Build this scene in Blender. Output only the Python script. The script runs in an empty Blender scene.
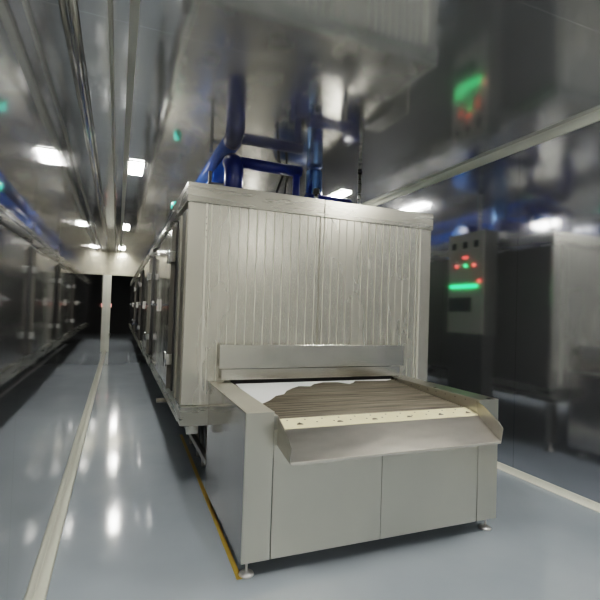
import bpy, bmesh, math, random
from mathutils import Vector, Matrix
random.seed(7)
sc = bpy.context.scene
COL = sc.collection

# ------------------------------------------------------------------ helpers
class MB:
    """collects shapes into one bmesh"""
    def __init__(s): s.bm = bmesh.new()
    def box(s, x0, x1, y0, y1, z0, z1):
        v = [s.bm.verts.new((x, y, z)) for z in (z0, z1) for y in (y0, y1) for x in (x0, x1)]
        for f in ((0,2,3,1),(4,5,7,6),(0,1,5,4),(2,6,7,3),(0,4,6,2),(1,3,7,5)):
            s.bm.faces.new([v[i] for i in f])
        return s
    def prism(s, pts, axis, a, b):
        """polygon pts in the two other axes, extruded along axis from a to b"""
        def P(p, t):
            q = list(p); q.insert(axis, t); return tuple(q)
        A = [s.bm.verts.new(P(p, a)) for p in pts]; B = [s.bm.verts.new(P(p, b)) for p in pts]
        n = len(pts)
        s.bm.faces.new(A); s.bm.faces.new(B[::-1])
        for i in range(n): s.bm.faces.new((A[i], B[i], B[(i+1)%n], A[(i+1)%n]))
        return s
    def sheet(s, pts, axis, a, b, n=1):
        """open polyline pts extruded along axis"""
        rows = []
        for k in range(n+1):
            t = a+(b-a)*k/n; row = []
            for p in pts:
                q = list(p); q.insert(axis, t); row.append(s.bm.verts.new(q))
            rows.append(row)
        for k in range(n):
            for i in range(len(pts)-1):
                s.bm.faces.new((rows[k][i], rows[k][i+1], rows[k+1][i+1], rows[k+1][i]))
        return s
    def tube(s, path, r, seg=20, caps=True):
        path = [Vector(p) for p in path]; rings = []
        t0 = (path[1]-path[0]).normalized()
        u = t0.orthogonal().normalized()
        for i, p in enumerate(path):
            if i == 0: t = path[1]-path[0]
            elif i == len(path)-1: t = path[-1]-path[-2]
            else: t = (path[i+1]-p).normalized()+(p-path[i-1]).normalized()
            t.normalize()
            u = (u-t*u.dot(t)).normalized(); w = t.cross(u)
            rr = r[i] if isinstance(r, (list, tuple)) else r
            rings.append([s.bm.verts.new(p+(u*math.cos(a)+w*math.sin(a))*rr) for a in (2*math.pi*k/seg for k in range(seg))])
        for A, B in zip(rings, rings[1:]):
            for k in range(seg):
                f = s.bm.faces.new((A[k], A[(k+1)%seg], B[(k+1)%seg], B[k])); f.smooth = True
        if caps:
            s.bm.faces.new(rings[0][::-1]); s.bm.faces.new(rings[-1])
        return s
    def lathe(s, prof, c, axis=2, seg=24):
        """prof: (radius, height) pairs around axis through c"""
        pts = []; rad = []
        for r, h in prof:
            q = list(c); q[axis] += h; pts.append(Vector(q)); rad.append(max(r, 1e-4))
        rings = []
        U = [Vector((1,0,0)), Vector((0,1,0)), Vector((0,0,1))]; U.pop(axis)
        for p, rr in zip(pts, rad):
            rings.append([s.bm.verts.new(p+(U[0]*math.cos(a)+U[1]*math.sin(a))*rr) for a in (2*math.pi*k/seg for k in range(seg))])
        for A, B in zip(rings, rings[1:]):
            for k in range(seg):
                f = s.bm.faces.new((A[k], A[(k+1)%seg], B[(k+1)%seg], B[k])); f.smooth = True
        s.bm.faces.new(rings[0][::-1]); s.bm.faces.new(rings[-1])
        return s
    def build(s, name, mat, parent=None, bevel=0.0, at=None):
        bmesh.ops.recalc_face_normals(s.bm, faces=s.bm.faces)
        me = bpy.data.meshes.new(name)
        if at is None and parent is not None: at = Vector(parent.get('_at', (0,0,0)))
        if at is not None:
            bmesh.ops.translate(s.bm, verts=s.bm.verts, vec=-Vector(at))
        s.bm.to_mesh(me); s.bm.free()
        me.materials.append(mat)
        o = bpy.data.objects.new(name, me); COL.objects.link(o)
        if parent is not None: o.parent = parent; o['_at'] = tuple(at)
        elif at is not None: o.location = at
        if bevel:
            m = o.modifiers.new('bevel', 'BEVEL'); m.width = bevel; m.segments = 2; m.limit_method = 'ANGLE'; m.angle_limit = math.radians(40)
        return o

def tag(o, label, cat, group=None, kind=None):
    o['label'] = label; o['category'] = cat
    if group: o['group'] = group
    if kind: o['kind'] = kind
    return o
def thing(name, at, label, cat, group=None):
    o = bpy.data.objects.new(name, None); COL.objects.link(o)
    o.location = at; o['_at'] = tuple(at); o.empty_display_size = .1
    return tag(o, label, cat, group)
def struct(name, mb, mat, bevel=0.0):
    o = mb.build(name, mat, None, bevel); o['kind'] = 'structure'; return o
def copy_tree(o, parent=None, shift=(0,0,0)):
    c = o.copy(); COL.objects.link(c)
    if parent is not None: c.parent = parent
    c.location = o.location+Vector(shift)
    for ch in list(o.children):
        copy_tree(ch, c)
    return c

# ------------------------------------------------------------------ materials
def new_mat(name):
    m = bpy.data.materials.new(name); m.use_nodes = True
    n = m.node_tree.nodes; return m, n, m.node_tree.links, n['Principled BSDF']
def plain(name, col, rough=.5, metal=0.0, spec=.5, coat=0.0):
    m, n, l, b = new_mat(name)
    b.inputs['Base Color'].default_value = (*col, 1); b.inputs['Roughness'].default_value = rough
    b.inputs['Metallic'].default_value = metal; b.inputs['Specular IOR Level'].default_value = spec
    b.inputs['Coat Weight'].default_value = coat
    return m
def emit(name, col, s):
    m, n, l, b = new_mat(name)
    b.inputs['Base Color'].default_value = (.8,.8,.8,1)
    b.inputs['Emission Color'].default_value = (*col, 1); b.inputs['Emission Strength'].default_value = s
    return m
def steel(name, col, rough, scale=(1,1,1), nscale=3.0, var=.12, rvar=.08, bump=0.0, bscale=2.0, ripple=0.0, ripamp=0.0, metal=1.0):
    """stainless steel: mottled tone and roughness, optional soft waviness and brushed grain"""
    m, n, l, b = new_mat(name)
    tc = n.new('ShaderNodeTexCoord'); mp = n.new('ShaderNodeMapping'); mp.inputs['Scale'].default_value = scale
    l.new(tc.outputs['Object'], mp.inputs['Vector'])
    nz = n.new('ShaderNodeTexNoise'); nz.inputs['Scale'].default_value = nscale; nz.inputs['Detail'].default_value = 3
    l.new(mp.outputs['Vector'], nz.inputs['Vector'])
    cr = n.new('ShaderNodeMapRange'); cr.inputs['From Min'].default_value = .2; cr.inputs['From Max'].default_value = .8
    cr.inputs['To Min'].default_value = 1-var; cr.inputs['To Max'].default_value = 1+var
    l.new(nz.outputs['Fac'], cr.inputs['Value'])
    mx = n.new('ShaderNodeVectorMath'); mx.operation = 'SCALE'; mx.inputs[0].default_value = col
    l.new(cr.outputs['Result'], mx.inputs['Scale']); l.new(mx.outputs['Vector'], b.inputs['Base Color'])
    rr = n.new('ShaderNodeMapRange'); rr.inputs['From Min'].default_value = .2; rr.inputs['From Max'].default_value = .8
    rr.inputs['To Min'].default_value = rough-rvar; rr.inputs['To Max'].default_value = rough+rvar
    l.new(nz.outputs['Fac'], rr.inputs['Value']); l.new(rr.outputs['Result'], b.inputs['Roughness'])
    b.inputs['Metallic'].default_value = metal
    last = None
    if bump:
        n2 = n.new('ShaderNodeTexNoise'); n2.inputs['Scale'].default_value = bscale; n2.inputs['Detail'].default_value = 1
        l.new(tc.outputs['Object'], n2.inputs['Vector'])
        bp = n.new('ShaderNodeBump'); bp.inputs['Strength'].default_value = 1; bp.inputs['Distance'].default_value = bump
        l.new(n2.outputs['Fac'], bp.inputs['Height']); last = bp
    if ripple:
        sp = n.new('ShaderNodeSeparateXYZ'); l.new(tc.outputs['Object'], sp.inputs[0])
        k = n.new('ShaderNodeMath'); k.operation = 'MULTIPLY'; k.inputs[1].default_value = 2*math.pi/ripple
        l.new(sp.outputs['X'], k.inputs[0])
        sn = n.new('ShaderNodeMath'); sn.operation = 'SINE'; l.new(k.outputs[0], sn.inputs[0])
        bp = n.new('ShaderNodeBump'); bp.inputs['Strength'].default_value = 1; bp.inputs['Distance'].default_value = ripamp
        l.new(sn.outputs[0], bp.inputs['Height'])
        if last: l.new(last.outputs['Normal'], bp.inputs['Normal'])
        last = bp
    if last: l.new(last.outputs['Normal'], b.inputs['Normal'])
    return m
def panel_mirror(name, col, rough, axis, pitch, off, bump, bscale, line=.35, width=.006, metal=.85):
    """polished sheet steel cladding with thin joints every `pitch` metres along `axis`"""
    m = steel(name, col, rough, nscale=1.2, var=.06, rvar=.02, bump=bump, bscale=bscale, metal=metal)
    n = m.node_tree.nodes; l = m.node_tree.links; b = n['Principled BSDF']
    tc = n.new('ShaderNodeTexCoord'); sp = n.new('ShaderNodeSeparateXYZ'); l.new(tc.outputs['Object'], sp.inputs[0])
    def joint(ax, pitch, off):
        a = n.new('ShaderNodeMath'); a.operation = 'ADD'; a.inputs[1].default_value = -off+pitch*50
        l.new(sp.outputs['XYZ'[ax]], a.inputs[0])
        w = n.new('ShaderNodeMath'); w.operation = 'MODULO'; w.inputs[1].default_value = pitch; l.new(a.outputs[0], w.inputs[0])
        c = n.new('ShaderNodeMath'); c.operation = 'LESS_THAN'; c.inputs[1].default_value = width; l.new(w.outputs[0], c.inputs[0])
        return c
    j = joint(axis, pitch, off)
    src = b.inputs['Base Color'].links[0].from_socket
    mx = n.new('ShaderNodeMix'); mx.data_type = 'RGBA'
    l.new(j.outputs[0], mx.inputs['Factor']); l.new(src, mx.inputs['A'])
    mx.inputs['B'].default_value = (col[0]*line, col[1]*line, col[2]*line, 1)
    l.new(mx.outputs['Result'], b.inputs['Base Color'])
    return m

def epoxy(name):
    m, n, l, b = new_mat(name)
    tc = n.new('ShaderNodeTexCoord')
    nz = n.new('ShaderNodeTexNoise'); nz.inputs['Scale'].default_value = 1.1; nz.inputs['Detail'].default_value = 6
    l.new(tc.outputs['Object'], nz.inputs['Vector'])
    rp = n.new('ShaderNodeValToRGB'); rp.color_ramp.elements[0].position = .3; rp.color_ramp.elements[1].position = .75
    rp.color_ramp.elements[0].color = (.285,.325,.36,1); rp.color_ramp.elements[1].color = (.345,.385,.42,1)
    l.new(nz.outputs['Fac'], rp.inputs['Fac']); l.new(rp.outputs['Color'], b.inputs['Base Color'])
    n2 = n.new('ShaderNodeTexNoise'); n2.inputs['Scale'].default_value = 2.5; n2.inputs['Detail'].default_value = 4
    l.new(tc.outputs['Object'], n2.inputs['Vector'])
    mr = n.new('ShaderNodeMapRange'); mr.inputs['To Min'].default_value = .06; mr.inputs['To Max'].default_value = .13
    l.new(n2.outputs['Fac'], mr.inputs['Value']); l.new(mr.outputs['Result'], b.inputs['Roughness'])
    n3 = n.new('ShaderNodeTexNoise'); n3.inputs['Scale'].default_value = 5; n3.inputs['Detail'].default_value = 2
    l.new(tc.outputs['Object'], n3.inputs['Vector'])
    bp = n.new('ShaderNodeBump'); bp.inputs['Distance'].default_value = .0004; l.new(n3.outputs['Fac'], bp.inputs['Height'])
    l.new(bp.outputs['Normal'], b.inputs['Normal'])
    b.inputs['Specular IOR Level'].default_value = .55; b.inputs['IOR'].default_value = 1.5
    return m
def belt_mat(name):
    m, n, l, b = new_mat(name)
    tc = n.new('ShaderNodeTexCoord'); mp = n.new('ShaderNodeMapping'); mp.inputs['Scale'].default_value = (1.6, 60, 1)
    l.new(tc.outputs['Object'], mp.inputs['Vector'])
    nz = n.new('ShaderNodeTexNoise'); nz.inputs['Scale'].default_value = 1; nz.inputs['Detail'].default_value = 4
    l.new(mp.outputs['Vector'], nz.inputs['Vector'])
    rp = n.new('ShaderNodeValToRGB'); rp.color_ramp.elements[0].position = .32; rp.color_ramp.elements[1].position = .72
    rp.color_ramp.elements[0].color = (.03,.024,.017,1); rp.color_ramp.elements[1].color = (.20,.175,.13,1)
    l.new(nz.outputs['Fac'], rp.inputs['Fac']); l.new(rp.outputs['Color'], b.inputs['Base Color'])
    b.inputs['Metallic'].default_value = .55; b.inputs['Roughness'].default_value = .5
    return m
def strip_mat(name):
    """cream plastic with rows of small drilled holes"""
    m, n, l, b = new_mat(name)
    tc = n.new('ShaderNodeTexCoord'); nz = n.new('ShaderNodeTexNoise'); nz.inputs['Scale'].default_value = 9
    l.new(tc.outputs['Object'], nz.inputs['Vector'])
    rp = n.new('ShaderNodeValToRGB'); rp.color_ramp.elements[0].color = (.80,.70,.44,1); rp.color_ramp.elements[1].color = (.92,.85,.60,1)
    l.new(nz.outputs['Fac'], rp.inputs['Fac']); l.new(rp.outputs['Color'], b.inputs['Base Color'])
    b.inputs['Roughness'].default_value = .45
    return m

M_ceil = panel_mirror('polished_ceiling_steel', (.62,.63,.635), .105, 1, 1.18, 3.09, .006, 1.3, line=1.4, width=.006, metal=.80)
M_wall = panel_mirror('polished_wall_steel', (.53,.55,.585), .10, 1, 1.16, 3.50, .004, 1.0, line=.55, width=.006, metal=.93)
M_lwall = panel_mirror('polished_corridor_steel', (.58,.59,.60), .04, 1, 1.16, 3.20, .0008, 1.0, line=.6, width=.006, metal=.95)
M_back = plain('rear_wall_paint', (.74,.72,.65), .45)
M_header = steel('header_steel', (.44,.415,.34), .22, var=.06, rvar=.05, bump=.01, bscale=2)
M_floor = epoxy('grey_blue_epoxy')
M_cove = plain('pale_cove', (.62,.62,.54), .35)
M_covem = steel('cove_steel', (.60,.61,.60), .2)
M_panel = steel('brushed_panel', (.62,.60,.53), .27, scale=(1,1,.35), nscale=2.2, var=.04, rvar=.02, bump=.001, bscale=1.5, metal=.80)
M_rib = plain('rib_edge', (.64,.62,.54), .5, .3)
M_trim = steel('top_fascia_steel', (.47,.455,.40), .28, scale=(.5,.5,6), nscale=2.5, var=.07, rvar=.05, bump=.0006, bscale=3)
M_side = steel('freezer_side_steel', (.52,.525,.525), .16, scale=(1,1,.5), nscale=2, var=.08, rvar=.04, bump=.003, bscale=2)
M_door = steel('freezer_door_steel', (.50,.505,.51), .12, nscale=2, var=.06, rvar=.03, bump=.003, bscale=2)
M_frame = plain('door_frame_beige', (.30,.285,.235), .4, .5)
M_edge = plain('door_edge_grey', (.10,.095,.08), .4, .3)
M_conv = steel('conveyor_steel', (.76,.725,.63), .30, scale=(1.3,1,.8), nscale=1.6, var=.05, rvar=.04, bump=.003, bscale=2.2)
M_convtop = steel('conveyor_top_steel', (.58,.56,.50), .30, nscale=4, var=.10, rvar=.06)
M_convside = steel('conveyor_side_steel', (.52,.50,.49), .17, scale=(1,1.4,.45), nscale=2.6, var=.10, rvar=.05, bump=.007, bscale=2.4)
M_chute = steel('chute_steel', (.44,.42,.38), .32, scale=(.8,2,1), nscale=9, var=.07, rvar=.05)
M_plate = steel('deflector_steel', (.78,.76,.70), .22, scale=(.7,1,1), nscale=3, var=.10, rvar=.08, bump=.006, bscale=2.0)
M_foot = plain('foot_steel', (.80,.79,.77), .3, .45)
M_chrome = plain('chrome', (.85,.85,.85), .12, 1)
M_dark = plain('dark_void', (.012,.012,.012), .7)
M_rubber = plain('black_rubber', (.02,.02,.02), .5)
M_darksteel = plain('dark_frame_steel', (.30,.29,.27), .35, .9)
M_belt = belt_mat('mesh_belt_wire')
M_strip = strip_mat('cream_plastic')
M_hole = plain('hole_shadow', (.10,.085,.05), .6)
M_frost = plain('frost_white', (.85,.86,.86), .55)
M_navy = plain('navy_pipe_paint', (.004,.018,.15), .28, 0, .5, .2)
M_blue = plain('bright_blue_paint', (.02,.13,.62), .25, 0, .6, .4)
M_motor = plain('motor_blue_paint', (.012,.05,.16), .35)
M_white = plain('white_plastic', (.78,.77,.72), .4)
M_yellow = plain('yellow_floor_paint', (.36,.24,.04), .4)
M_green = plain('green_valve_paint', (.02,.36,.27), .4)
M_cab = plain('pale_cabinet_paint', (.62,.585,.49), .45)
M_screen = plain('dark_screen', (.02,.03,.03), .2)
M_trunk = plain('pale_trunking', (.50,.49,.43), .45)
M_house = plain('lamp_housing', (.8,.8,.8), .4)
M_lamp = emit('lamp_diffuser', (1.0,.965,.90), 150)
M_ledg = emit('green_led', (.02,1,.22), 4.5)
M_ledr = emit('red_led', (1,.05,.04), 4)
M_exit = emit('small_red_lamp', (1,.12,.05), 1.2)

# ------------------------------------------------------------------ dimensions (metres, camera above the origin)
XL, XR, ZC = -.35, 3.844, 3.416
YB, YE = -6.0, 27.0
BX0, BX1, BY0, BY1 = .51, 2.962, 3.79, 22.0
ZT, ZF, ZP, ZB = 2.636, 2.470, .79, .62
CX0, CX1, CY0, CY1, CZ0, CZ1 = .732, 2.693, 2.60, 3.775, .095, .984

# ------------------------------------------------------------------ the room
struct('floor', MB().box(XL-.1, XR+.1, YB-.1, YE+.1, -.1, 0), M_floor)
struct('ceiling', MB().box(XL-.1, XR+.1, YB-.1, YE+.1, ZC, ZC+.1), M_ceil)
struct('wall_left', MB().box(XL-.1, XL, YB, YE, 0, ZC), M_lwall)
struct('wall_right', MB().box(XR, XR+.1, YB, YE, 0, ZC), M_wall)
struct('wall_back', MB().box(XL, XR, YB-.1, YB, 0, ZC), M_back)
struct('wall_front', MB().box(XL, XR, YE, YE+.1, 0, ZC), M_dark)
def cove(x, z, sx, sz, r):
    pts = [(x, z)]+[(x+sx*r*(1-math.sin(a)), z+sz*r*(1-math.cos(a))) for a in [math.pi/2*k/6 for k in range(7)]]
    return pts
def cove_mb(x, z, sx, sz, r):
    m = MB(); P = cove(x, z, sx, sz, r)
    A = [m.bm.verts.new((p[0], YB, p[1])) for p in P]; B = [m.bm.verts.new((p[0], YE, p[1])) for p in P]
    n = len(P); m.bm.faces.new(A); m.bm.faces.new(B[::-1])
    for i in range(n):
        f = m.bm.faces.new((A[i], B[i], B[(i+1)%n], A[(i+1)%n])); f.smooth = 0 < i < n-1
    return m
struct('baseboard_left', cove_mb(XL, 0, 1, 1, .055), M_cove)
struct('baseboard_right', cove_mb(XR, 0, -1, 1, .055), M_cove)
struct('trim_1', cove_mb(XL, ZC, 1, -1, .055), M_covem)
struct('trim_2', cove_mb(XR, ZC, -1, -1, .07), M_cove)
# header across the corridor, its jamb, and the infill above the freezer
struct('trim_3', MB().box(XL, BX0-.02, 16.6, 16.75, 2.59, ZC), M_header)
struct('trim_4', MB().box(XL, XL+.13, 16.58, 16.75, 0, 2.59), M_cove)
struct('trim_5', MB().box(BX0-.02, XR, 16.6, 16.75, ZT+.012, ZC), M_header)

# yellow line painted on the floor
tag(MB().prism([(.716, 2.62), (.748, 2.62), (.815, 5.8), (.783, 5.8)], 2, .0005, .003).build('floor_line', M_yellow), 'yellow painted line on the grey floor along the edge of the freezer', 'floor marking')

# ------------------------------------------------------------------ tunnel freezer
fz = thing('tunnel_freezer', (BX0, BY0, 0), 'long stainless steel tunnel freezer with ribbed front and side doors, behind the outfeed conveyor', 'industrial freezer')
MB().box(BX0+.02, BX1-.02, BY0+.03, BY1, ZP-.05, ZT-.02).build('insulated_body', M_side, fz)
def ribbed(x0, x1, first, pitch, n, split=False):
    m = MB(); m.box(x0, x1, BY0, BY0+.032, ZP, ZF+.01)
    return m
MB().box(BX0, .660, BY0, BY0+.032, ZP, ZF+.01).build('corner_panel', M_panel, fz, .003)
pl = ribbed(.664, 1.706, 0, 0, 0).build('front_panel', M_panel, fz, .003)
pr = ribbed(1.712, 2.822, 0, 0, 0).build('front_panel', M_panel, fz, .003)
MB().box(2.828, BX1, BY0, BY0+.032, ZP, ZF+.01).build('corner_panel', M_panel, fz, .003)
def ribs(x0, x1, n, par, z0, hd):
    m = MB()
    for k in range(n):
        x = x0+(x1-x0)*(k+.5)/n
        w = .0065
        m.prism([(x-w, BY0+.002), (x-w*.6, BY0-hd), (x+w*.6, BY0-hd), (x+w, BY0+.002)], 2, z0, ZF-.002)
    return m.build('panel_ribs', M_rib, par)
ribs(.664, 1.706, 13, pl, ZP+.01, .0030); ribs(1.712, 2.822, 14, pr, ZP+.01, .0050)
MB().box(.655, .672, BY0-.006, BY0+.004, ZP, ZF).build('cover_strip', M_rib, fz, .001)
MB().box(1.703, 1.715, BY0-.004, BY0+.004, ZP, ZF).build('seam_strip', M_frame, fz, .001)
MB().box(2.812, 2.832, BY0-.009, BY0+.004, ZP, ZF).build('cover_strip', M_rib, fz, .001)
for k in range(4): MB().lathe([(.0,-.0012),(.005,-.001),(.005,.0)], (.6635, BY0-.0065, 2.19+.055*k), axis=1, seg=10).build('rivet', M_dark, fz)
# top fascia, roof, bottom channel
MB().box(BX0-.012, 1.742, BY0-.014, BY0+.03, ZF, ZT).build('top_fascia', M_trim, fz, .004)
MB().box(1.745, BX1+.012, BY0-.014, BY0+.03, ZF, ZT).build('top_fascia', M_trim, fz, .004)
MB().box(BX0-.012, BX0+.03, BY0+.031, BY1, ZF, ZT).build('top_fascia', M_trim, fz, .004)
MB().box(BX1-.03, BX1+.012, BY0+.031, BY1, ZF, ZT).build('top_fascia', M_trim, fz, .004)
MB().box(BX0+.031, BX1-.031, BY0+.031, BY1, ZT-.03, ZT-.004).build('roof_sheet', M_panel, fz)
MB().box(BX0-.004, BX1+.004, BY0-.010, BY0+.06, ZB, ZP-.004).build('bottom_channel', M_trim, fz, .004)
MB().box(BX0-.004, BX0+.05, BY0+.061, BY1, ZB, ZP-.004).build('bottom_channel', M_trim, fz, .004)
MB().box(BX1-.05, BX1+.004, BY0+.061, BY1, ZB, ZP-.004).build('bottom_channel', M_trim, fz, .004)
MB().box(BX0+.06, BX1-.06, BY0+.06, BY1, ZB+.02, ZP-.06).build('underside_pan', M_dark, fz)
# side cladding strips and frames
for y0, y1, d, mt in ((3.825, 4.03, .010, M_frame), (4.10, 4.19, .022, M_frame)):
    MB().box(BX0-d, BX0+.02, y0, y1, ZP+.005, ZF-.06).build('side_post', mt, fz, .003)
MB().box(BX1-.02, BX1+.008, 3.825, BY1, ZP+.005, ZF-.005).build('side_cladding', plain('gap_shade_cladding', (.055,.055,.046), .35, .3), fz)  # gap side coloured near-black in place of the shade between freezer and wall
# side cable duct along the fascia
MB().tube([(BX0-.035, 4.6, 2.545), (BX0-.035, 16.4, 2.545)], .012, 10).build('side_conduit', M_chrome, fz)
MB().tube([(BX0-.028, 4.6, 2.60), (BX0-.028, 16.4, 2.60)], .008, 10).build('side_conduit', M_chrome, fz)
# service doors
def door(y0, y1, first):
    d = MB().box(BX0-.052, BX0-.012, y0, y1, .83, 2.36).build('side_door', M_door, fz, .012)
    if not first: return d
    MB().box(BX0-.011, BX0+.015, y0-.05, y1+.05, .80, 2.41).build('door_gasket', M_rubber, d)
    MB().box(BX0-.054, BX0-.013, y0-.012, y0-.001, .82, 2.37).build('door_edge', M_edge, d)
    for z in (2.07, 1.10):
        h = MB(); h.box(BX0-.080, BX0-.053, y0+.02, y0+.20, z-.035, z+.035)
        h.box(BX0-.07, BX0-.013, y0-.07, y0-.013, z-.05, z+.05)
        h.tube([(BX0-.075, y0-.02, z-.07), (BX0-.075, y0-.02, z+.07)], .016, 12)
        h.build('hinge', M_chrome, d, .004)
    h = MB(); h.box(BX0-.078, BX0-.053, y1-.20, y1-.06, 1.54, 1.68)
    h.tube([(BX0-.075, y1-.13, 1.61), (BX0-.125, y1-.14, 1.615), (BX0-.14, y1-.20, 1.625), (BX0-.14, y1-.42, 1.64)], .014, 12)
    h.build('lever_handle', M_chrome, d)
    return d
d0 = door(4.46, 5.75, True)
for yy in (7.75, 10.95, 14.2):
    copy_tree(d0, fz, (0, yy-4.46, 0))
# legs and lower rails
for (x, y) in ((1.05, 4.4), (2.75, 3.95), (1.05, 8.0), (2.75, 8.0), (1.05, 12.0), (2.75, 12.0), (1.05, 16.0), (2.75, 16.0)):
    m = MB().box(x-.04, x+.04, y-.04, y+.04, .10, ZB-.001); m.lathe([(.055, 0), (.055, .012), (.02, .03), (.018, .10)], (x, y, 0))
    m.build('leg', M_darksteel, fz)
MB().box(.74, .79, 3.86, 16, .26, .31).build('lower_rail', M_darksteel, fz, .004)
MB().box(.86, .89, 3.84, 14, .40, .45).build('lower_rail', M_darksteel, fz, .004)
for y in (3.98, 4.25, 4.55, 5.0):
    MB().tube([(.80, y, .12), (.80, y+.25, .60)], .018, 10).build('brace', M_darksteel, fz)
MB().tube([(BX0-.09, 5.0, .60), (BX0+.02, 5.0, .60)], .022, 14).build('drain_stub', M_frame, fz)
MB().tube([(.575, 3.87, .575), (.665, 3.87, .575)], .042, 20).build('drain_cap', M_white, fz)

# ------------------------------------------------------------------ outfeed conveyor
cv = thing('outfeed_conveyor', (CX0, CY0, 0), 'stainless steel outfeed conveyor with mesh belt and sloped chute in front of the freezer', 'conveyor')
LI, RI = .905, 2.512
MB().box(CX0, LI, CY0+.003, CY1, CZ1-.004, CZ1).build('top_cover', M_convtop, cv, .0015)
MB().box(RI, CX1, CY0+.003, CY1, CZ1-.004, CZ1).build('top_cover', M_convtop, cv, .0015)
MB().box(CX0, CX0+.012, CY0+.003, CY1, CZ0, CZ1-.005).build('side_panel', M_convside, cv, .002)
MB().box(CX1-.012, CX1, CY0+.003, CY1, CZ0, CZ1-.005).build('side_panel', M_convside, cv, .002)
MB().box(LI-.012, LI, CY0+.003, CY1, .70, CZ1-.005).build('inner_guard', M_convtop, cv, .002)
MB().box(LI+.001, .936, 2.606, CY1, .70, .955).build('side_rail', M_convtop, cv, .002)
ig = MB().box(RI, RI+.012, CY0+.003, CY1, .70, CZ1-.005).build('inner_guard', M_convtop, cv, .002)
for k in range(9):
    MB().lathe([(.0001,0),(.006,.0),(.006,.0022),(.0001,.003)], (RI-.0025, 2.75+.115*k, .96), axis=0, seg=8).build('rivet', M_darksteel, ig)
MB().box(CX0, .9085, CY0, CY0+.012, CZ0, CZ1-.001).build('corner_post', M_conv, cv, .0025)
MB().box(2.5085, CX1, CY0, CY0+.012, CZ0, CZ1-.001).build('corner_post', M_conv, cv, .0025)
MB().box(.913, 1.681, CY0+.002, CY0+.012, CZ0, .872).build('front_panel', M_conv, cv, .002)
MB().box(1.685, 2.504, CY0+.002, CY0+.012, CZ0, .872).build('front_panel', M_conv, cv, .002)
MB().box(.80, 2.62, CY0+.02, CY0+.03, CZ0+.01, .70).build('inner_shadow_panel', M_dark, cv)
MB().box(CX0+.03, CX1-.03, CY0+.06, CY1-.01, CZ0+.02, CZ0+.05).build('base_pan', M_dark, cv)
# belt: corrugated wire mesh, dipping over the nose roller
def beltz(y):
    if y > 3.2: return .925+(y-3.2)*.064
    if y > 2.85: return .907+(y-2.85)*.0514
    return .907-(2.85-y)**2*1.6-(2.85-y)*.05
pts = []; N = 440
for k in range(N+1):
    y = 2.745+(CY1-.03-2.745)*k/N
    pts.append((y, beltz(y)+.0035*math.sin(2*math.pi*y/.021)))
b = MB().sheet(pts, 0, .939, RI-.004); b.build('mesh_belt', M_belt, cv)
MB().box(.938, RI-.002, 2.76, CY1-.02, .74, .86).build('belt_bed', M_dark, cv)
# cream perforated transfer strip
S0, S1 = (2.745, .900), (2.600, .874)
st = MB().sheet([S0, (2.70, .8965), (2.65, .887), S1, (2.598, .866)], 0, .942, RI-.004).build('transfer_strip', M_strip, cv)
SW = [S0, (2.70, .8965), (2.65, .887), S1]
def on_strip(y):
    for (ya, za), (yb, zb) in zip(SW, SW[1:]):
        if y >= yb or (yb, zb) == S1: return za+(zb-za)*(y-ya)/(yb-ya)+.0022
def disc(nm, x, y, r, half=False):
    mb = MB(); n = 14; vs = []
    for k in range(n):
        a = 2*math.pi*k/n
        if half and math.sin(a) < -.3: continue
        vs.append(mb.bm.verts.new((x+r*math.cos(a), y+r*math.sin(a), on_strip(y+r*math.sin(a)))))
    mb.bm.faces.new(vs); mb.build(nm, M_hole, st)
random.seed(3)
for k in range(13):
    x0 = LI+.07+k*.122
    disc('hole', x0, 2.655, .0065); disc('hole', x0+.055, 2.70, .0065)
for k in range(6):
    disc('cutout', LI+.20+k*.27+random.uniform(-.02,.02), 2.632, .022, True)
# discharge chute
ch = MB().prism([(2.605, .868), (2.592, .872), (2.385, .742), (2.388, .732), (2.398, .735), (2.602, .862)], 0, .940, 2.496).build('discharge_chute', M_chute, cv)
fl = [(2.622, .972), (2.555, .955), (2.405, .868), (2.368, .835), (2.384, .735), (2.595, .835)]
MB().prism([(2.60, .945), (2.405, .862), (2.368, .83), (2.384, .735), (2.60, .775)], 0, .933, .939).build('chute_flange', M_chute, ch)
MB().prism(fl, 0, 2.497, 2.503).build('chute_flange', M_chute, ch)
MB().box(.940, 2.496, 2.381, 2.389, .727, .741).build('chute_lip', plain('lip_edge_steel', (.60,.58,.52), .4, .3), ch)
# deflector plates at the tunnel mouth
MB().box(.797, 2.607, 3.700, 3.708, 1.098, 1.297).build('deflector_plate', M_plate, cv, .002)
MB().box(.822, 2.580, 3.722, 3.730, 1.000, 1.092).build('lower_deflector', M_plate, cv, .002)
m = MB(); m.box(.830, .840, 3.732, 3.774, 1.012, 1.29); m.box(2.560, 2.570, 3.732, 3.774, 1.012, 1.29); m.box(.830, 2.57, 3.732, 3.774, 1.28, 1.29)
m.build('deflector_bracket', M_trim, cv)
MB().box(.92, 2.50, 3.765, 3.774, .86, 1.26).build('tunnel_mouth_shade', M_dark, cv)  # flat black sheet stands in for the shade inside the tunnel opening
# levelling feet
for x, y in ((CX0+.05, CY0+.055), (CX1-.05, CY0+.055), (CX0+.12, CY1-.10), (CX1-.12, CY1-.10)):
        MB().lathe([(.042, .0), (.047, .004), (.044, .012), (.016, .026), (.008, .030), (.008, .10), (.016, .101), (.016, .116)], (x, y, 0), seg=20).build('foot', M_foot, cv)

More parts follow.
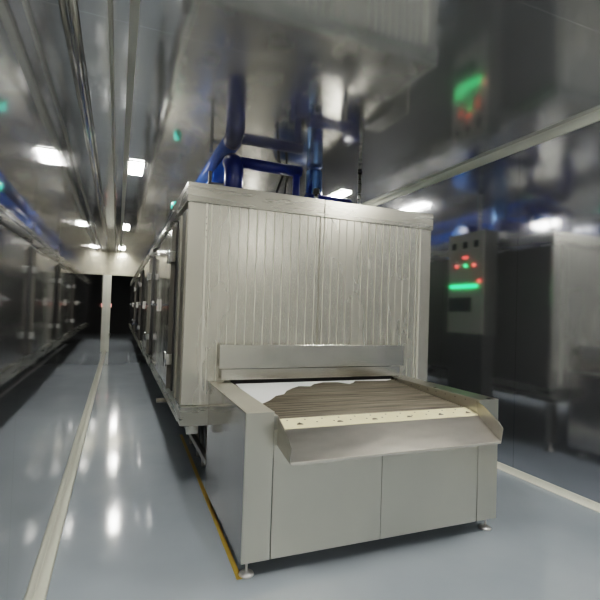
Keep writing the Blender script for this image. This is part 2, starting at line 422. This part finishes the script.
# frost left on the belt
def patch(poly, name, lab):
    m = MB(); A = []
    for (x, y) in poly: A.append(m.bm.verts.new((x, y, beltz(y)+.0065)))
    m.bm.faces.new(A); bmesh.ops.triangulate(m.bm, faces=m.bm.faces)
    return m
ed = [(.945, 3.10), (.99, 3.10), (1.07, 3.18), (1.16, 3.30), (1.24, 3.34), (1.30, 3.44), (1.38, 3.52), (1.46, 3.58), (1.56, 3.56), (1.63, 3.64), (1.74, 3.69), (1.88, 3.68), (1.96, 3.60), (2.02, 3.64), (2.08, 3.71), (2.2, 3.70), (2.4, 3.68), (2.48, 3.72)]
m = MB(); n = len(ed)
for i in range(n-1):
    (xa, ya), (xb, yb) = ed[i], ed[i+1]
    for q in range(6):
        f0, f1 = q/6, (q+1)/6
        v = []
        for (x, y0, f) in ((xa, ya, f0), (xb, yb, f0), (xb, yb, f1), (xa, ya, f1)):
            yy = y0+(3.735-y0)*f; v.append(m.bm.verts.new((x, yy, beltz(yy)+.006+.003*math.sin(f*3.1))))
        m.bm.faces.new(v)
bmesh.ops.remove_doubles(m.bm, verts=m.bm.verts, dist=1e-4)
tag(m.build('frost', M_frost), 'white frost lying across the far end of the mesh belt', 'frost', kind='stuff')

# ------------------------------------------------------------------ roof equipment
def arc(c, r, a0, a1, ax0, ax1, n=8):
    return [Vector(c)+Vector(ax0)*r*math.cos(a0+(a1-a0)*k/n)+Vector(ax1)*r*math.sin(a0+(a1-a0)*k/n) for k in range(n+1)]
bp = thing('blue_pipework', (1.16, 5.0, ZT), 'navy blue insulated pipe with elbow riser running back along the freezer roof', 'pipe')
X, Y, Z, R = 1.165, 5.02, 3.285, .108
path = [(X, Y, ZT-.003), (X, Y, Z-.13)]+arc((X, Y+.13, Z-.13), .13, math.pi, math.pi/2, (0,1,0), (0,0,1), 8)[1:]
MB().tube(path, R, 24).build('riser_elbow', M_navy, bp)
MB().tube([(X, Y+.131, Z), (X, 16.4, Z)], R, 24).build('pipe_run', M_blue, bp)
MB().tube([(X+.08, Y+.02, 3.275), (1.99, Y+.02, 3.275)], .066, 20).build('cross_pipe', M_navy, bp)
MB().tube([(1.935, Y+.02, 3.22), (1.935, Y+.02, 2.80)], .043, 18).build('drop_pipe', M_navy, bp)
MB().box(1.86, 2.04, Y-.07, Y+.11, ZT-.002, 2.92).build('valve_block', M_navy, bp, .012)
MB().tube([(1.99, Y+.02, 2.915), (1.99, Y+.02, 2.98)], .02, 10).build('bleed_nipple', M_rubber, bp)
# fan motor lying on the roof
mo = thing('fan_motor', (2.15, 5.95, ZT), 'blue drum shaped fan motor with its axle across, on the freezer roof', 'motor')
m = MB(); m.lathe([(.02,-.26),(.18,-.25),(.225,-.22),(.225,.22),(.18,.25),(.02,.26)], (2.22, 5.95, 2.90), axis=0, seg=28); m.build('motor_drum', M_motor, mo)
MB().box(1.98, 2.32, 5.78, 6.12, ZT-.002, 2.74).build('motor_base', M_darksteel, mo, .005)
MB().tube([(2.05, 5.80, 2.66), (2.05, 5.72, 3.30), (2.07, 5.7, 3.40)], .018, 10).build('cable_conduit', M_rubber, mo)
MB().tube([(1.92, 5.80, 2.66), (1.93, 5.72, 3.2), (1.99, 5.7, 3.40)], .02, 10).build('cable_conduit', M_rubber, mo)
# lying blue duct in front of the motor
d = thing('blue_duct', (2.25, 4.9, ZT), 'low navy blue pipe lying across the freezer roof beside the valve block', 'pipe')
MB().tube([(2.045, 4.98, 2.925), (2.62, 4.98, 2.925)], .085, 20).build('duct_tube', M_navy, d)
MB().box(2.14, 2.18, 4.93, 5.03, ZT-.002, 2.86).build('saddle', M_darksteel, d); MB().box(2.5, 2.54, 4.93, 5.03, ZT-.002, 2.86).build('saddle', M_darksteel, d)
t = thing('blue_receiver', (2.27, 5.28, ZT), 'pale blue upright cylinder reaching towards the ceiling beside the pipework', 'tank')
m = MB(); m.lathe([(.10,0),(.105,.02),(.105,.73),(.10,.755),(.03,.765)], (2.27, 5.28, ZT-.003), seg=28); m.build('receiver_shell', steel('blue_tinted_steel', (.16,.30,.60), .22, var=.05), t)
t = thing('blue_standpipe', (2.80, 5.26, ZT), 'short dark blue standpipe on the freezer roof beside the thin pole', 'pipe')
m = MB(); m.lathe([(.11,0),(.11,.29),(.09,.30),(.02,.30)], (2.80, 5.30, ZT+.001), seg=28); m.build('standpipe_tube', M_navy, t)
MB().lathe([(.14,0),(.14,.02)], (2.80, 5.30, ZT+.001), seg=24).build('flange', M_navy, t)
v = thing('relief_valve', (2.02, 4.62, ZT), 'small black capped silver valve at the front edge of the freezer roof', 'valve')
MB().lathe([(.018,0),(.018,.20),(.026,.205),(.026,.26),(.016,.265),(.016,.28)], (2.02, 4.62, ZT-.003), seg=16).build('valve_body', M_chrome, v)
MB().lathe([(.034,0),(.036,.01),(.036,.055),(.02,.065)], (2.02, 4.62, ZT+.278), seg=16).build('valve_cap', M_rubber, v)
p = thing('support_pole', (2.836, 5.098, ZT), 'thin pale steel pole from the freezer roof up to the ceiling', 'pole')
MB().tube([(2.836, 5.098, ZT-.003), (2.836, 5.098, ZC-.002)], .021, 16).build('pole_tube', M_trim, p)
MB().lathe([(.030,0),(.030,.02)], (2.836, 5.098, ZC-.022), seg=16).build('ceiling_collar', M_rubber, p)
MB().lathe([(.05,0),(.05,.008)], (2.836, 5.098, ZT-.003), seg=16).build('base_plate', M_trim, p)
# pipe supports
def support(y, lab):
    s = thing('pipe_support', (1.0, y, ZT), lab, 'pipe support', 'pipe supports on the freezer roof')
    MB().box(.985, 1.025, y-.02, y+.02, ZT-.003, 3.30).build('post', M_darksteel, s, .002)
    MB().box(.985, 1.36, y-.02, y+.02, 3.125, 3.165).build('arm', M_darksteel, s, .002)
    MB().box(.93, 1.09, y-.05, y+.05, ZT-.003, ZT+.006).build('base_plate', M_darksteel, s)
    return s
for y, lab in ((5.62, 'grey steel pipe support just behind the blue elbow riser on the freezer roof'),
               (11.0, 'grey steel pipe support halfway along the blue pipe run'),
               (15.0, 'grey steel pipe support at the far end of the blue pipe run')): support(y, lab)
v = thing('green_valve', (.66, 6.2, ZT), 'small green valve on a stem at the corridor edge of the freezer roof', 'valve')
MB().tube([(.66, 6.2, ZT-.003), (.66, 6.2, 2.88)], .016, 10).build('valve_stem', M_chrome, v)
MB().lathe([(.02,0),(.05,.02),(.055,.07),(.05,.12),(.02,.14)], (.66, 6.2, 2.86), seg=16).build('valve_bonnet', M_green, v)

# ------------------------------------------------------------------ control cabinet on the far side (seen in the right wall)
cc = thing('control_cabinet', (2.98, 4.62, 0), 'pale control cabinet with red and green lights mirrored in the wall beside the freezer', 'control cabinet')
KX = 3.22
MB().box(2.985, KX-.013, 4.61, 5.30, 1.35, 2.755).build('cabinet_body', plain('dark_cabinet_paint', (.07,.07,.06), .45), cc, .006)
MB().box(KX-.012, KX, 4.615, 5.295, 1.36, 2.75).build('cabinet_door', M_cab, cc, .003)
MB().box(2.99, KX-.02, 4.63, 5.28, .0, 1.349).build('pedestal', plain('dark_pedestal_paint', (.05,.05,.045), .5), cc, .006)
for y in (5.18, 4.96, 4.75):
    MB().box(KX, KX+.012, y-.04, y+.04, 2.54, 2.63).build('meter', M_screen, cc, .003)
MB().box(KX, KX+.010, 4.91, 5.0, 2.40, 2.425).build('red_display', M_ledr, cc)
for y, mt, nm in ((5.12, M_ledr, 'red_lamp'), (4.945, M_ledg, 'green_lamp'), (4.79, M_ledr, 'red_lamp'), (4.69, M_ledr, 'red_lamp')):
    z = 2.30 if y != 4.69 else 2.08
    MB().lathe([(.022,0),(.022,.012),(.012,.02)], (KX, y, z), axis=0, seg=14).build(nm, mt, cc)
MB().box(KX, KX+.012, 4.73, 5.24, 1.995, 2.035).build('green_light_bar', M_ledg, cc)
MB().box(KX, KX+.012, 4.83, 5.27, 1.66, 1.86).build('screen', M_screen, cc, .004)

# ------------------------------------------------------------------ ceiling services
tag(MB().box(-.002, .053, -4, 16.55, ZC-.040, ZC-.001).build('cable_trunking', M_trunk, None, .003), 'pale flat cable trunking along the corridor ceiling beside the lights', 'cable trunking')
tag(MB().tube([(-.112, -4, ZC-.020), (-.112, 16.55, ZC-.020)], .014, 12).build('ceiling_conduit', M_trunk), 'thin pale conduit along the corridor ceiling between trunking and mirrored wall', 'conduit')
def light(x, y, lab, grp):
    L = thing('ceiling_light', (x, y, ZC), lab, 'ceiling light', grp)
    MB().box(x-.095, x+.095, y-.30, y+.30, ZC-.012, ZC-.001).build('housing', M_house, L, .004)
    MB().box(x-.085, x+.085, y-.29, y+.29, ZC-.020, ZC-.013).build('diffuser', M_lamp, L, .004)
rowA = [(-3.1, 'ceiling light over the floor well in front of the conveyor'), (1.6, 'ceiling light over the corridor mouth in front of the conveyor'),
        (6.33, 'largest white ceiling light over the corridor beside the freezer front corner'), (11.3, 'second white ceiling light down the corridor'),
        (15.55, 'last small white ceiling light before the corridor header'), (20.3, 'ceiling light beyond the corridor header')]
for (y, lab), lx in zip(rowA, (.15,.15,.155,.10,.06,.05)): light(lx, y, lab, 'corridor ceiling lights')
for y, lab in ((-3.1, 'ceiling light by the right wall well in front of the conveyor'), (1.6, 'ceiling light by the right wall in front of the conveyor'),
               (6.3, 'white ceiling light over the freezer roof behind the thin pole'), (11.3, 'ceiling light over the far part of the freezer roof')):
    light(3.12, y, lab, 'ceiling lights along the right wall')
# small red lamp on the header jamb
MB().box(XL+.12, XL+.16, 16.585, 16.70, 1.50, 1.62).build('alarm_button', M_exit, bpy.data.objects['trim_4'], .004)

for o in bpy.data.objects:
    if '_at' in o: del o['_at']

# ------------------------------------------------------------------ world, camera, look
w = bpy.data.worlds.new('world'); sc.world = w; w.use_nodes = True
w.node_tree.nodes['Background'].inputs['Color'].default_value = (.05,.055,.06,1)
cam = bpy.data.cameras.new('camera'); co = bpy.data.objects.new('camera', cam); COL.objects.link(co)
cam.sensor_width = 36; cam.lens = 451/600*36; cam.clip_start = .02
R = ((0.9264115833026768, -0.3750401129167116, 0.03326397489849626), (0.039668617293736115, 0.009367357027521669, -0.9991689814162177), (0.37441685208418524, 0.9269612539506379, 0.023555350764320415))
mw = Matrix.Identity(4)
for i in range(3):
    mw[i][0] = R[0][i]; mw[i][1] = -R[1][i]; mw[i][2] = -R[2][i]
mw[2][3] = 1.6
co.matrix_world = mw
sc.camera = co
c = sc.cycles
c.max_bounces = 10; c.glossy_bounces = 8; c.diffuse_bounces = 4; c.sample_clamp_indirect = 6; c.caustics_reflective = True; c.blur_glossy = .1
c.use_denoising = True
sc.view_settings.view_transform = 'Filmic'; sc.view_settings.look = 'Medium High Contrast'; sc.view_settings.exposure = .18
